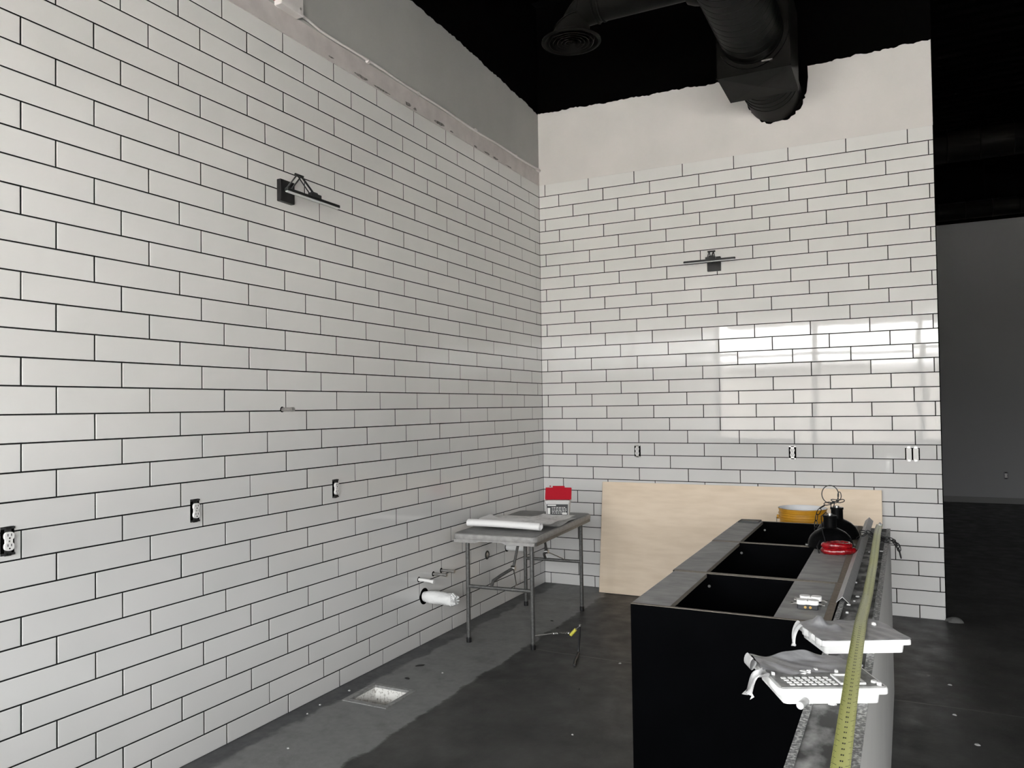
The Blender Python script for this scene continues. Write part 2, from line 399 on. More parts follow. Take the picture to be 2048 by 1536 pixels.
# ------------------------------------------------------------------ tiles
J = .0030                        # half joint
def tile_mesh(w_, h_, holes=()):
    mb = MB(); a, b_ = w_/2, h_/2
    if not holes:
        c = .0024
        mb.add([(-a+c,0,-b_+c),(a-c,0,-b_+c),(a-c,0,b_-c),(-a+c,0,b_-c),
                (-a,c*.5,-b_),(a,c*.5,-b_),(a,c*.5,b_),(-a,c*.5,b_),
                (-a,G,-b_),(a,G,-b_),(a,G,b_),(-a,G,b_)],
               [(0,1,2,3),(4,5,1,0),(5,6,2,1),(6,7,3,2),(7,4,0,3),(8,9,5,4),(9,10,6,5),(10,11,7,6),(11,8,4,7)])
    else:
        xs = sorted({-a, a} | {min(max(v, -a), a) for h in holes for v in (h[0], h[1])})
        zs = sorted({-b_, b_} | {min(max(v, -b_), b_) for h in holes for v in (h[2], h[3])})
        keep = {}
        for i in range(len(xs)-1):
            for j in range(len(zs)-1):
                mx, mz = (xs[i]+xs[i+1])/2, (zs[j]+zs[j+1])/2
                keep[i, j] = not any(h[0] < mx < h[1] and h[2] < mz < h[3] for h in holes)
        for (i, j), k in keep.items():
            if not k: continue
            x0, x1, z0, z1 = xs[i], xs[i+1], zs[j], zs[j+1]
            mb.add([(x0,0,z0),(x1,0,z0),(x1,0,z1),(x0,0,z1)], [(0,1,2,3)])
            for di, dj, p, q in ((-1,0,(x0,z0),(x0,z1)),(1,0,(x1,z0),(x1,z1)),(0,-1,(x0,z0),(x1,z0)),(0,1,(x0,z1),(x1,z1))):
                if not keep.get((i+di, j+dj), False):
                    mb.add([(p[0],0,p[1]),(q[0],0,q[1]),(q[0],G,q[1]),(p[0],G,p[1])], [(0,1,2,3)])
    return mb.mesh('tile', M['tile'])
mesh_cache = {}
def get_tile(w_, h_, holes=()):
    k = (round(w_, 4), round(h_, 4), tuple(holes))
    if k not in mesh_cache: mesh_cache[k] = tile_mesh(w_, h_, holes)
    return mesh_cache[k]
def seen(P):
    d = Vector(P) - CAM; z = d.dot(F_)
    if z < .1: return None
    return (1013.9 + F_PX*d.dot(R_)/z, 780.4 - F_PX*d.dot(U_)/z)
TW = .41636
# cut-outs (a = world coordinate along wall)
HOLES_L = [(-4.723, 1.118), (-3.887, 1.124), (-2.897, 1.126)]
HOLES_B = [(.878, 1.186, .027), (2.123, 1.189, .027), (2.951, 1.189, .048)]
HL = [(a-.0245, a+.0245, z-.050, z+.052) for a, z in HOLES_L]
HB = [(a-hw, a+hw, z-.044, z+.044) for a, z, hw in HOLES_B]
def lay(wall, side):
    tiles = []
    for k in range(34):
        z1 = TILE_TOP - k*H - (J if k else 0.0); z0 = max(TILE_TOP - (k+1)*H + J, .0015)
        t_ = k % 3
        if side == 'L':
            o_ = (0, .3841, .6766)[t_]; first = .37371 - o_*TW; length = -FRONT_Y
        else:
            o_ = (0, .3228, .6436)[t_]; first = .05791 + o_*TW; length = WEND
        js = [0.0]; s_ = first
        while s_ < 0.02: s_ += TW
        while s_ > TW + .02: s_ -= TW
        while s_ < length - .012: js.append(s_ + random.uniform(-.0006, .0006)); s_ += TW
        js.append(length)
        for i in range(len(js)-1):
            a0 = js[i] + (J if i else .001); a1 = js[i+1] - (J if i+2 < len(js) else 0)
            tiles.append((a0, a1, z0, z1))
    recs = []
    for (a0, a1, z0, z1) in tiles:
        w_, h_ = a1-a0, z1-z0
        full = abs(w_ - (TW - 2*J)) < .0016
        if full: w_ = TW - 2*J
        am, zm = (a0+a1)/2, (z0+z1)/2
        wa = -am if side == 'L' else am
        hs = []
        for (p0, p1, q0, q1) in (HL if side == 'L' else HB):
            if p0 < wa + w_/2 and p1 > wa - w_/2 and q0 < z1 and q1 > z0:
                hs.append(tuple(round(v, 4) for v in (p0-wa, p1-wa, q0-zm, q1-zm)))
        loc = (0, wa, zm) if side == 'L' else (wa, 0, zm)
        rot = Euler((random.gauss(0, .0026), 0, (math.pi/2 if side == 'L' else 0) + random.gauss(0, .0018)))
        cs = [seen((0, wa+sa*w_/2, zm+sz*h_/2) if side == 'L' else (wa+sa*w_/2, 0, zm+sz*h_/2)) for sa in (-1, 1) for sz in (-1, 1)]
        area = 0
        if all(cs):
            x0 = max(0, min(c[0] for c in cs)); x1 = min(2048, max(c[0] for c in cs))
            y0 = max(0, min(c[1] for c in cs)); y1 = min(1536, max(c[1] for c in cs))
            if x1 > x0 and y1 > y0:
                # projected quadrilateral extent clipped to the frame
                area = (x1-x0) * min(y1-y0, abs(cs[1][1]-cs[0][1]))
        recs.append((area, loc, rot, w_, h_, tuple(hs)))
    recs.sort(key=lambda r: -r[0])
    rest = MB()
    for i, (area, loc, rot, w_, h_, hs) in enumerate(recs):
        me = get_tile(w_, h_, hs)
        if i < 300 and area > 0:
            o = bpy.data.objects.new('tile', me); C.objects.link(o)
            o.location = loc; o.rotation_euler = rot; o.parent = wall
        else:
            mt = Matrix.Translation(loc) @ rot.to_matrix().to_4x4()
            rest.add([mt @ v.co for v in me.vertices], [tuple(p.vertices) for p in me.polygons])
    if rest.v:
        o = rest.build('remaining_tiles', M['tile'], wall); tag(o, kind='stuff')
lay(wall_left, 'L')
lay(wall_back, 'B')

# ------------------------------------------------------------------ things fixed to the walls
RL = math.pi / 2                  # rotation of things on the left wall (local -Y looks into the room)
def rounded(w_, h_, r, n=5):
    P = []
    for cx, cz, a0 in ((w_/2-r, h_/2-r, 0), (-w_/2+r, h_/2-r, 90), (-w_/2+r, -h_/2+r, 180), (w_/2-r, -h_/2+r, 270)):
        for i in range(n+1):
            a = math.radians(a0 + 90*i/n); P.append((cx + r*math.cos(a), cz + r*math.sin(a)))
    return P
def outlet(label, loc, rz, group=None, hw=.0245, bright=False):
    t = thing('wall_outlet', label, 'outlet', loc, (0, 0, rz), group)
    h = .051
    b_ = MB()                                         # flat plate and rim, black for the shade inside an open box
    b_.box(-hw, hw, .001, .0029, -h, h)
    for x0, x1, z0, z1 in ((-hw, -hw+.003, -h, h), (hw-.003, hw, -h, h), (-hw, hw, -h, -h+.003), (-hw, hw, h-.003, h)):
        b_.box(x0, x1, -.002, .002, z0, z1)
    b_.build('box', M['hole'], t)
    y_ = MB()                                         # mounting strap with plaster ears
    y_.box(-.012, .012, -.006, -.004, -.053, .053)
    for s in (-1, 1):
        y_.box(-.026, .026, -.006, -.004, s*.047-.004, s*.047+.004)
        for e in (-1, 1): y_.prism(rounded(.010, .010, .004), 'y', -.0062, -.0038)
    y_.build('strap', M['steel'] if bright else M['dark_steel'], t)
    d_ = MB()
    for s in (-1, 1):
        P = [(x, z + s*.0185) for x, z in rounded(.034, .030, .013, 6)]
        d_.prism(P, 'y', -.016, -.006)
    d_.box(-.013, .013, -.013, -.006, -.008, .008)
    d_.build('receptacle', M['white_dev'], t)
    s_ = MB()
    for s in (-1, 1):
        s_.box(-.0075, -.0050, -.0166, -.0155, s*.0185+.000, s*.0185+.009)
        s_.box(.0050, .0075, -.0166, -.0155, s*.0185+.000, s*.0185+.009)
        s_.prism([(x*.9, z + s*.0185 - .007) for x, z in rounded(.006, .006, .0028, 3)], 'y', -.0166, -.0155)
    s_.build('slots', M['hole'], t)
    MB().prism(rounded(.006, .006, .0029, 3), 'y', -.0138, -.0128).build('screw', M['steel'], t)
    return t
outlet('uncovered white duplex outlet at the left edge of the picture', (0, -4.723, 1.118), RL, 'uncovered outlets')
outlet('uncovered white duplex outlet between the other two on the left wall', (0, -3.887, 1.124), RL, 'uncovered outlets')
outlet('uncovered white duplex outlet nearest the folding table on the left wall', (0, -2.897, 1.126), RL, 'uncovered outlets')
outlet('uncovered white outlet on the end wall above the left of the plywood', (.878, 0, 1.186), 0, 'uncovered outlets', hw=.027, bright=True)
outlet('uncovered white outlet on the end wall above the yellow bucket', (2.123, 0, 1.189), 0, 'uncovered outlets', hw=.027, bright=True)
# two gang switch
t = thing('wall_switch', 'uncovered white two-gang switch pair near the free end of the tiled wall', 'switch', (2.951, 0, 1.189))
b_ = MB().box(-.048, .048, .001, .0029, -.044, .044)
b_.build('box', M['hole'], t)
for s in (-1, 1):
    r_ = thing  # keep name free
    d_ = MB().prism([(x + s*.0225, z) for x, z in rounded(.034, .084, .004, 3)], 'y', -.012, -.004)
    sw = d_.build('switch_body', M['white_dev'], t)
    MB().prism([(x + s*.0225, z) for x, z in rounded(.024, .056, .003, 3)], 'y', -.0155, -.012).build('rocker', M['white_plastic'], sw)
    for zz in (.048, -.048): MB().box(s*.0225-.010, s*.0225+.010, -.005, -.003, zz-.006, zz+.006).build('strap', M['steel'], t)
outlet('small uncovered outlet low on the far grey wall', (4.287, FAR_Y, .427), 0, 'uncovered outlets')

def picture_light(label, loc, rz, bz):
    t = thing('picture_light', label, 'wall lamp', loc, (0, 0, rz), 'picture lights')
    p_ = MB().bbox(-.054, .054, -.058, .058, 0, .026, .003)
    pl_ = p_.build('back_plate', M['black_metal'], t, rot=(math.pi/2, 0, 0))
    br = MB().bbox(-.203, .203, -.011, .011, 0, .015, .004)
    br.build('light_bar', M['black_metal'], t, loc=(0, -.20, bz))
    MB().bbox(-.200, .200, -.010, .010, -.006, .0005, .003).build('lens', M['lens'], t, loc=(0, -.20, bz))
    MB().bbox(-.040, .040, -.013, .013, 0, .020, .003).build('bar_block', M['black_metal'], t, loc=(.012, -.198, bz+.012))
    hx, hy, hz = .0, -.105, .074 if bz < -.03 else .088
    MB().tube([(-.030, hy, hz), (.030, hy, hz)], .0065, 8).build('hinge_rod', M['black_metal'], t)
    for s in (-1, 1):
        MB().tube([(s*.016, -.022, .005), (s*.016, hy, hz)], .0038, 8).build('rear_arm', M['black_metal'], t)
    MB().tube([(-.018, hy, hz), (-.018, -.195, bz+.022)], .0034, 8).build('front_arm', M['black_metal'], t)
    MB().tube([(.016, hy, hz), (.016, -.195, bz+.028)], .0055, 8).build('front_arm', M['black_metal'], t)
    k = MB().tube([(-.004, -.19, bz+.034), (.034, -.19, bz+.034)], .011, 10); k.build('pivot', M['black_metal'], t)
    return t
picture_light('black swing-arm picture light with slim bar on the left wall', (0, -3.290, 2.725), RL, -.066)
picture_light('black picture light with slim bar on the end wall', (1.554, 0, 2.713), 0, -.006)

# conduit, junction box
jb = thing('junction_box', 'overpainted white junction box with dark red edge high on the left wall', 'electrical box', (0, -3.268, 3.70), (0, 0, RL))
MB().bbox(-.085, .085, -.052, 0, -.005, .26, .004).build('body', M['box_white'], jb)
MB().box(-.0865, -.084, -.030, 0.0, .02, .255).build('red_edge', M['red_paint'], jb)
P = [(-.0875, -.001)]
n = 18
P = [(-.050, .26)] + [(-.050 + random.uniform(-.012, .010), .26 - .235*i/n) for i in range(n+1)] + [(-.028, .02), (-.028, .26)]
MB().prism([(a, z) for a, z in P], 'x', -.0880, -.0862).build('paint_flake', M['white_paint'], jb)
for zz in (.03, .2): MB().tube([(.06, -.052, zz), (.06, -.055, zz)], .006, 8).build('screw', M['steel'], jb)
cp = []
for i in range(61):
    u = i/60; yy = -3.165 + u*3.14
    sag = .022*math.exp(-((yy+3.165)/.12)**2) + .004*math.sin(7*u) - .003*math.sin(23*u)
    cp.append((.012, yy, 3.708 + sag))
co = thing('conduit', 'thin white painted conduit running along the top of the bare drywall band', 'conduit', (.012, -3.165, 3.70))
MB().tube([(x-.012, y_+3.165, z-3.70) for x, y_, z in cp], .0085, 8).build('pipe', M['box_white'], co, smooth=60)
for yy in (-2.56, -2.0, -1.2, -.5):
    MB().tube([(0, yy+3.165-.010, .008), (0, yy+3.165+.010, .008)], .0125, 8).build('clip', M['box_white'], co)
MB().tube([(0, 3.10, .008), (0, 3.15, .008)], .016, 8).build('coupling', M['box_white'], co, smooth=40)

def stub(name, label, y_, z_, r, ln, m_, hole=1.5, droop=0., group=None, cap=True):
    t = thing(name, label, 'pipe', (0, y_, z_), group=group)
    MB().lathe([(0, .0012), (r*hole, .0012), (r*hole, .0)], 20).build('hole_shade_disc', M['hole'], t, rot=(0, math.pi/2, 0))  # dark disc on the tiles, painted shade in place of a hollow
    n = 8
    MB().tube([(ln*i/n, 0, -droop*(i/n)**2) for i in range(n+1)], r, 12).build('pipe', m_, t, smooth=50)
    if cap: MB().tube([(ln-.012, 0, -droop), (ln+.004, 0, -droop)], r*1.15, 12).build('cap', m_, t, smooth=50)
    return t
st = stub('pipe_stub', 'short capped pipe stub high on the left wall at eye level', -3.318, 1.579, .010, .075, M['steel'], 1.5)
stub('pipe_stub', 'short pale pipe stub left of the two paired stubs', -2.048, .440, .011, .115, M['white_plastic'], 1.6, .006)
stub('pipe_stub', 'left one of the two paired steel pipe stubs above the wrapped drain', -1.868, .442, .010, .105, M['steel'], 1.7)
stub('pipe_stub', 'right one of the two paired steel pipe stubs near the table leg', -1.765, .446, .010, .105, M['steel'], 1.7)
# wrapped drain pipe
t = thing('drain_pipe', 'fat drain pipe wrapped in white film sticking out of the left wall', 'pipe', (0, -1.985, .316))
MB().lathe([(0, .0012), (.054, .0012), (.054, 0)], 24).build('hole_shade_disc', M['hole'], t, rot=(0, math.pi/2, 0))  # flat dark disc for the shade round the pipe
rg = []; N_ = 22
for i in range(N_+1):
    u = i/N_; x = .23*u; rr = .032 + .010*min(1, u*5) + .002*math.sin(9*u*6)
    ring = []
    for j in range(20):
        a = 2*math.pi*j/20; k = rr*(1 + .05*math.sin(3*a+7*u) + (.16*math.sin(5*a+1)*max(0, u-.82)/.18))
        ring.append((x, k*math.cos(a), k*math.sin(a) - .004*u))
    rg.append(ring)
MB().loft(rg, True, False).build('wrapping', M['wrap'], t, smooth=60)
kn = MB()
for i in range(16):
    a = 2*math.pi*i/16; r0 = .040 + random.uniform(-.005, .003)
    kn.tube([(.222, r0*math.cos(a), r0*math.sin(a)-.004), (.244 + random.uniform(-.008, .010), .026*math.cos(a+.2), .026*math.sin(a+.2)-.004), (.236, .006*math.cos(a), .006*math.sin(a)-.004)], .0062, 6)
kn.build('gathered_end', M['wrap'], t, smooth=60)
MB().lathe([(0, .0), (.026, .0)], 16).build('bore', M['hole'], t, loc=(.228, 0, -.004), rot=(0, math.pi/2, 0))  # dark disc paints the shade inside the pipe end
# capped hole and the stub under the table
t = thing('pipe_plug', 'flat round pipe plug on the left wall seen under the table', 'plug', (0, -1.09, .435))
MB().lathe([(.034, 0), (.034, .003), (.030, .006), (.024, .006), (.022, .0035), (0, .0035)], 24).build('rim', M['dark_steel'], t, rot=(0, math.pi/2, 0), smooth=40)
MB().lathe([(.021, .003), (.018, .0052), (0, .0056)], 20).build('cap', M['steel'], t, rot=(0, math.pi/2, 0), smooth=40)
t = stub('pipe_stub', 'white wrapped pipe stub on the left wall deep under the table', -.745, .440, .028, .17, M['wrap'], 1.35, .0)

# ------------------------------------------------------------------ ducts
def ridged(r, L_, pitch, seg=36, amp=-.0028):
    prof = [(r, 0)]; z = pitch*.5
    while z < L_ - .02:
        prof += [(r, z-.0045), (r+amp, z-.0015), (r+amp, z+.0015), (r, z+.0045)]; z += pitch
    prof.append((r, L_)); return prof
du = thing('supply_duct', 'black spiral duct dropping through a square box into the end wall', 'duct', (2.05, 0, 4.045))
MB().lathe(ridged(.205, 6.2, .082), 40).build('spiral_run', M['duct'], du, loc=(0, -1.05, 0), rot=(math.pi/2, 0, 0), smooth=35)
bx_ = MB().box(-.235, .24, -1.055, -.575, -.255, .30); bx_.build('square_box', M['duct'], du)
cr = MB()                                          # cross-broken sheet metal on the underside and folded seams
cr.add([(-.225, -1.045, -.2555), (.23, -1.045, -.2555), (.23, -.585, -.2555), (-.225, -.585, -.2555), (0, -.815, -.266)], [(0,1,4),(1,2,4),(2,3,4),(3,0,4)])
cr.build('cross_break', M['duct'], du)
MB().box(-.240, .245, -1.063, -1.055, -.262, -.250).build('seam', M['duct'], du)
MB().box(.06, .13, -1.072, -1.055, -.205, -.195).build('cleat', M['steel'], du)
MB().tube([(0, -.575, -.05), (0, .02, -.05)], .2, 40).build('round_collar', M['duct'], du, smooth=35)
for i, yy in enumerate((-.50, -.42, -.34, -.26)):
    MB().lathe([(.2, -.006), (.205, -.002), (.205, .002), (.2, .006)], 40).build('collar_seam', M['duct'], du, loc=(0, yy, -.05), rot=(math.pi/2, 0, 0))
MB().lathe([(.205, 0), (.232, 0), (.232, .012), (.205, .012)], 40).build('flange', M['duct'], du, loc=(0, -1.055, 0), rot=(math.pi/2, 0, 0))
bl = MB().lathe([(.175, 0), (.145, .13), (.128, .17)], 32)   # conical take-off
bl.build('take_off', M['duct'], du, loc=(-.13, -1.62, .155), rot=(0, -math.pi/2, 0), smooth=40)

# branch duct with elbow and round diffuser
br = thing('branch_duct', 'black round branch duct with segmented elbow ending above the diffuser', 'duct', (.95, -1.62, 4.225))
MB().lathe([(.128, 0), (.128, .60)], 32).build('straight_run', M['duct'], br, loc=(.21, 0, 0), rot=(0, math.pi/2, 0), smooth=40)
for xx in (.21, .25, .80):
    MB().lathe([(.128, -.008), (.134, -.003), (.134, .003), (.128, .008)], 32).build('bead', M['duct'], br, loc=(xx, 0, 0), rot=(0, math.pi/2, 0))
rings = []
for k in range(5):
    a = math.radians(90*k/4); cx, cz = .21 - .19*math.sin(a), -.19 + .19*math.cos(a)
    rings.append([(cx + .13*math.cos(b*math.pi/14)*math.sin(a), .13*math.sin(b*math.pi/14), cz + .13*math.cos(b*math.pi/14)*math.cos(a)) for b in range(28)])
for k in range(4):
    MB().loft([rings[k], rings[k+1]]).build('elbow_gore', M['duct'], br, smooth=30)
for k in range(5):
    c = Vector((sum(p[0] for p in rings[k])/28, 0, sum(p[2] for p in rings[k])/28))
    MB().tube([tuple(c + (Vector(p)-c)*1.02) for p in rings[k]], .005, 6, closed=True).build('elbow_seam', M['duct'], br)
df = thing('air_diffuser', 'round black ceiling diffuser of concentric rings under the branch duct', 'diffuser', (.97, -1.60, 4.025))
MB().lathe([(.125, .02), (.14, .0), (.198, -.010), (.200, -.016), (.180, -.022), (.165, -.012), (.150, .004)], 40).build('outer_flange', M['duct'], df, smooth=35)
for r0 in (.150, .122, .094, .066, .038):
    MB().lathe([(r0, -.022), (r0-.004, -.024), (r0-.020, -.002), (r0-.017, .0)], 36).build('ring_vane', M['duct'], df, smooth=35)
MB().lathe([(.0, -.022), (.014, -.022), (.016, -.016), (.0, -.010)], 20).build('hub', M['duct'], df, smooth=35)
MB().lathe([(.13, .0), (.13, .03)], 30).build('neck', M['duct'], df, smooth=35)

for i, (yy, zz, r, lb) in enumerate([(4.75, 4.75, .20, 'long black spiral duct crossing under the deck of the space beyond'), (7.25, 4.46, .13, 'black spiral duct along the top of the far grey wall')]):
    d = thing('ceiling_duct', lb, 'duct', (3.3, yy, zz))
    MB().lathe(ridged(r, 7.4, .35, 24, .008), 24).build('spiral_run', M['duct'], d, rot=(0, math.pi/2, 0), smooth=35)
    for xx in (.8, 3.2, 5.6): MB().box(xx-.015, xx+.015, -.006, .006, r, CEIL - zz).build('hanger_strap', M['black_deck'], d)

# ------------------------------------------------------------------ floor sink
fs = thing('floor_sink', 'square white speckled floor sink sunk in the concrete by the left wall', 'floor drain', ((SX0+SX1)/2, (SY0+SY1)/2, 0), (0, 0, 0))
hx, hy = (SX1-SX0)/2, (SY1-SY0)/2
rim = MB()
for (x0, x1, y0, y1) in ((-hx-.024, -hx+.004, -hy-.03, hy+.022), (hx-.004, hx+.022, -hy-.03, hy+.022), (-hx+.004, hx-.004, -hy-.03, -hy+.004), (-hx+.004, hx-.004, hy-.004, hy+.022)):
    rim.box(x0, x1, y0, y1, -.01, .004)
rim.build('rim', M['sink_rim'], fs)
D_ = -.19; q_ = .035
def side(P): return MB().add(P, [(0,1,2,3)])
side([(-hx, hy, 0), (hx, hy, 0), (hx-q_, hy-q_, D_), (-hx+q_, hy-q_, D_)]).build('basin_side', M['enamel'], fs)
side([(-hx, -hy, 0), (hx, -hy, 0), (hx-q_, -hy+q_, D_), (-hx+q_, -hy+q_, D_)]).build('basin_side', M['enamel'], fs)
side([(-hx, -hy, 0), (-hx, hy, 0), (-hx+q_, hy-q_, D_), (-hx+q_, -hy+q_, D_)]).build('basin_side', M['enamel'], fs)
side([(hx, -hy, 0), (hx, hy, 0), (hx-q_, hy-q_, D_), (hx-q_, -hy+q_, D_)]).build('basin_side', M['enamel'], fs)
MB().box(-hx+q_, hx-q_, -hy+q_, hy-q_, D_-.01, D_).build('basin_floor', M['sink_grime_shade'], fs)

# ------------------------------------------------------------------ folding table
TA = math.radians(3.4)
TZ = .742
tb = thing('folding_table', 'grey plastic folding table with steel tube legs in the corner', 'table', (.455, -1.315, 0), (0, 0, TA))
def slab(w_, l_, r, z0, z1, n=6):
    P = rounded(w_, l_, r, n)
    def ring(g, z): 
        return [(x*(1-2*g/w_), y*(1-2*g/l_), z) for x, y in P]
    return MB().loft([ring(.004, z0), ring(0, z0+.006), ring(0, z1-.010), ring(.003, z1-.003), ring(.010, z1)], True, True)
slab(.60, 1.205, .045, TZ-.040, TZ-.002).build('rim', M['table_rim'], tb, smooth=40)
P = rounded(.575, 1.18, .04, 6)
MB().prism(P, 'z', TZ-.003, TZ).build('tabletop', M['table_top'], tb)
ap = MB().prism([(-.29, TZ-.040), (.29, TZ-.040), (.285, TZ-.060), (.09, TZ-.060), (.06, TZ-.048), (-.10, TZ-.048), (-.13, TZ-.060), (-.285, TZ-.060)], 'y', -.600, -.592)
ap.build('end_apron', M['table_rim'], tb)
for s in (-1, 1): MB().box(s*.288-.005, s*.288+.005, -.575, .575, TZ-.062, TZ-.038).build('side_rail', M['table_leg'], tb)
for e, yy in ((-1, -.505), (1, .525)):
    for s in (-1, 1):
        lg = MB().tube([(s*.232, yy, .012), (s*.232, yy, TZ-.045)], .0145, 12).build('leg', M['table_leg'], tb, smooth=50)
        MB().lathe([(0, .0), (.017, .0), (.018, .028), (.0145, .035)], 12).build('foot_cap', M['black_metal'], lg, loc=(s*.232, yy, 0))
    MB().tube([(-.232, yy, .375), (.232, yy, .375)], .0125, 10).build('cross_bar', M['table_leg'], tb, smooth=50)
    MB().tube([(-.245, yy, TZ-.052), (.245, yy, TZ-.052)], .0125, 10).build('top_bar', M['table_leg'], tb, smooth=50)
    # folding brace: bent arm from the cross bar to a hinge, link to the underside, locking rod
    d = -e
    MB().tube([(-.06, yy, .378), (-.06, yy+d*.03, .415), (-.035, yy+d*.10, .438), (.02, yy+d*.19, .475)], .011, 10).build('brace_arm', M['table_leg'], tb, smooth=50)
    MB().tube([(.02, yy+d*.19, .475), (.03, yy+d*.30, TZ-.045)], .0095, 10).build('brace_link', M['table_leg'], tb, smooth=50)
    MB().tube([(.005, yy+d*.19, .475), (.035, yy+d*.19, .475)], .017, 12).build('hinge', M['steel'], tb, smooth=50)
    MB().tube([(.02, yy+d*.19, .475), (.10, yy+d*.05, .40), (.10, yy, .378)], .004, 8).build('locking_rod', M['steel'], tb, smooth=50)

# drawings on the table
def tpos(x, y_): 
    return (.455 + x*math.cos(TA) - y_*math.sin(TA), -1.315 + x*math.sin(TA) + y_*math.cos(TA))
def sheet(name, label, x, y_, w_, l_, rz, mt, curl=.0, lift=.0, bumps=.004, z=TZ+.0015, cat='paper', seed=0):
    rn = random.Random(seed); ph = [rn.uniform(0, 6) for _ in range(4)]
    px, py = tpos(x, y_)
    o = thing(name, label, cat, (px, py, z), (0, 0, TA + rz))
    def fn(u, v):
        X_, Y_ = (u-.5)*w_, (v-.5)*l_
        zz = bumps*(1 + math.sin(9*v + ph[0] + 2*u))*.5 + bumps*.5*(1+math.sin(7*u + ph[1] + 4*v))*.5
        zz += lift*max(0, (.16-u)/.16)**2*(1-abs(v-.55)) + lift*.35*max(0, (u-.85)/.15)**2
        return (X_, Y_, zz)
    MB().grid(24, 16, fn).build('sheet', mt, o, smooth=60)
    return o
sheet('drawing_sheet', 'large printed drawing lying flat under the rolled paper on the table', .01, .05, .56, .46, .04, M['print'], lift=.0, bumps=.006, seed=1)
sheet('drawing_sheet', 'crumpled white paper with a raised corner on the left of the table', -.04, -.145, .46, .36, .10, M['paper'], lift=.035, bumps=.012, z=TZ+.012, seed=2)
sheet('drawing_sheet', 'torn printed strip of paper on the right of the table', .17, -.05, .26, .42, -.1, M['print'], lift=.006, bumps=.008, z=TZ+.031, seed=5)
px, py = tpos(-.02, -.375)
ro = thing('rolled_drawing', 'white rolled-up drawing lying across the near end of the table', 'paper roll', (px, py, TZ+.004), (0, 0, TA - .06))
rl = []
for i in range(25):
    u = i/24; X_ = (u-.5)*.55
    ring = []
    for j in range(34):
        a = 2*math.pi*1.6*j/33 - .5; r = .029 - .008*j/33 + .0015*math.sin(5*u+a)
        ring.append((X_, r*math.cos(a)*1.25, .029 + r*math.sin(a)*.95 + .006*math.sin(3*u)))
    rl.append(ring)
MB().loft(rl, closed=False).build('roll', M['paper'], ro, smooth=60)

# storage box with red lid
px, py = .545, -.955
sb = thing('storage_box', 'cloudy plastic storage box with open red lid and black label on the table', 'box', (px, py, TZ), (0, 0, math.radians(17)))
wx, wy, hz = .092, .058, .125
bb = MB()
lo_, hi_ = rounded(2*wx*.93, 2*wy*.93, .012, 3), rounded(2*wx, 2*wy, .012, 3)
inn = rounded(2*wx-.008, 2*wy-.008, .010, 3); inl = rounded(2*wx*.93-.008, 2*wy*.93-.008, .010, 3)
bb.loft([[(x, y_, 0) for x, y_ in lo_], [(x, y_, hz) for x, y_ in hi_], [(x, y_, hz) for x, y_ in inn], [(x, y_, .004) for x, y_ in inl]], True, True)
bb.build('body', M['clear_plastic'], sb, smooth=35)
rb = MB(); o1, o2 = rounded(2*wx+.010, 2*wy+.010, .014, 3), rounded(2*wx-.004, 2*wy-.004, .012, 3)
rb.loft([[(x, y_, hz-.016) for x, y_ in o1], [(x, y_, hz+.002) for x, y_ in o1], [(x, y_, hz+.002) for x, y_ in o2], [(x, y_, hz-.016) for x, y_ in o2], [(x, y_, hz-.016) for x, y_ in o1]])
rb.build('collar', M['clear_plastic'], sb, smooth=35)
lid = MB().bbox(-wx-.008, wx+.008, 0, .098, 0, .012, .004).bbox(-wx+.006, wx-.006, .010, .088, -.006, .002, .003)
ld = lid.build('lid', M['red_plastic'], sb, loc=(0, wy-.040, hz-.004), rot=(math.radians(62), 0, 0))
MB().bbox(-.046, .046, .098, .112, .002, .010, .002).build('latch', M['red_plastic'], ld)
MB().box(-wx+.022, -wx+.034, .108, .112, 0, .012).build('hinge', M['red_plastic'], ld)
MB().add([(-wx*.84, -wy*.955-.0015, .018), (wx*.84, -wy*.955-.0015, .018), (wx*.88, -wy*.99-.0015, .098), (-wx*.88, -wy*.99-.0015, .098)], [(0,1,2,3)]).build('label_panel', M['label_black'], sb)
pr_ = MB(); rn = random.Random(4)
def lbox(x0, x1, z0, z1):
    def yy(z): return -wy*(.955 + (z-.018)/.08*.035) - .0024
    pr_.add([(x0, yy(z0), z0), (x1, yy(z0), z0), (x1, yy(z1), z1), (x0, yy(z1), z1)], [(0,1,2,3)])
lbox(-wx*.80, -wx*.10, .086, .094)
for i in range(5): 
    x = -wx*.45
    while x < wx*.70:
        l_ = rn.uniform(.006, .022); lbox(x, min(x+l_, wx*.76), .028+.011*i, .028+.011*i+.004); x += l_ + .005
lbox(-wx*.80, -wx*.58, .024, .070); lbox(wx*.40, wx*.78, .022, .036)
pr_.build('label_print', M['white_plastic'], sb)
MB().box(-.05, -.02, -wy*.6, wy*.2, .004, .012).box(.0, .035, -wy*.4, wy*.5, .004, .014).build('contents', M['dark_steel'], sb)

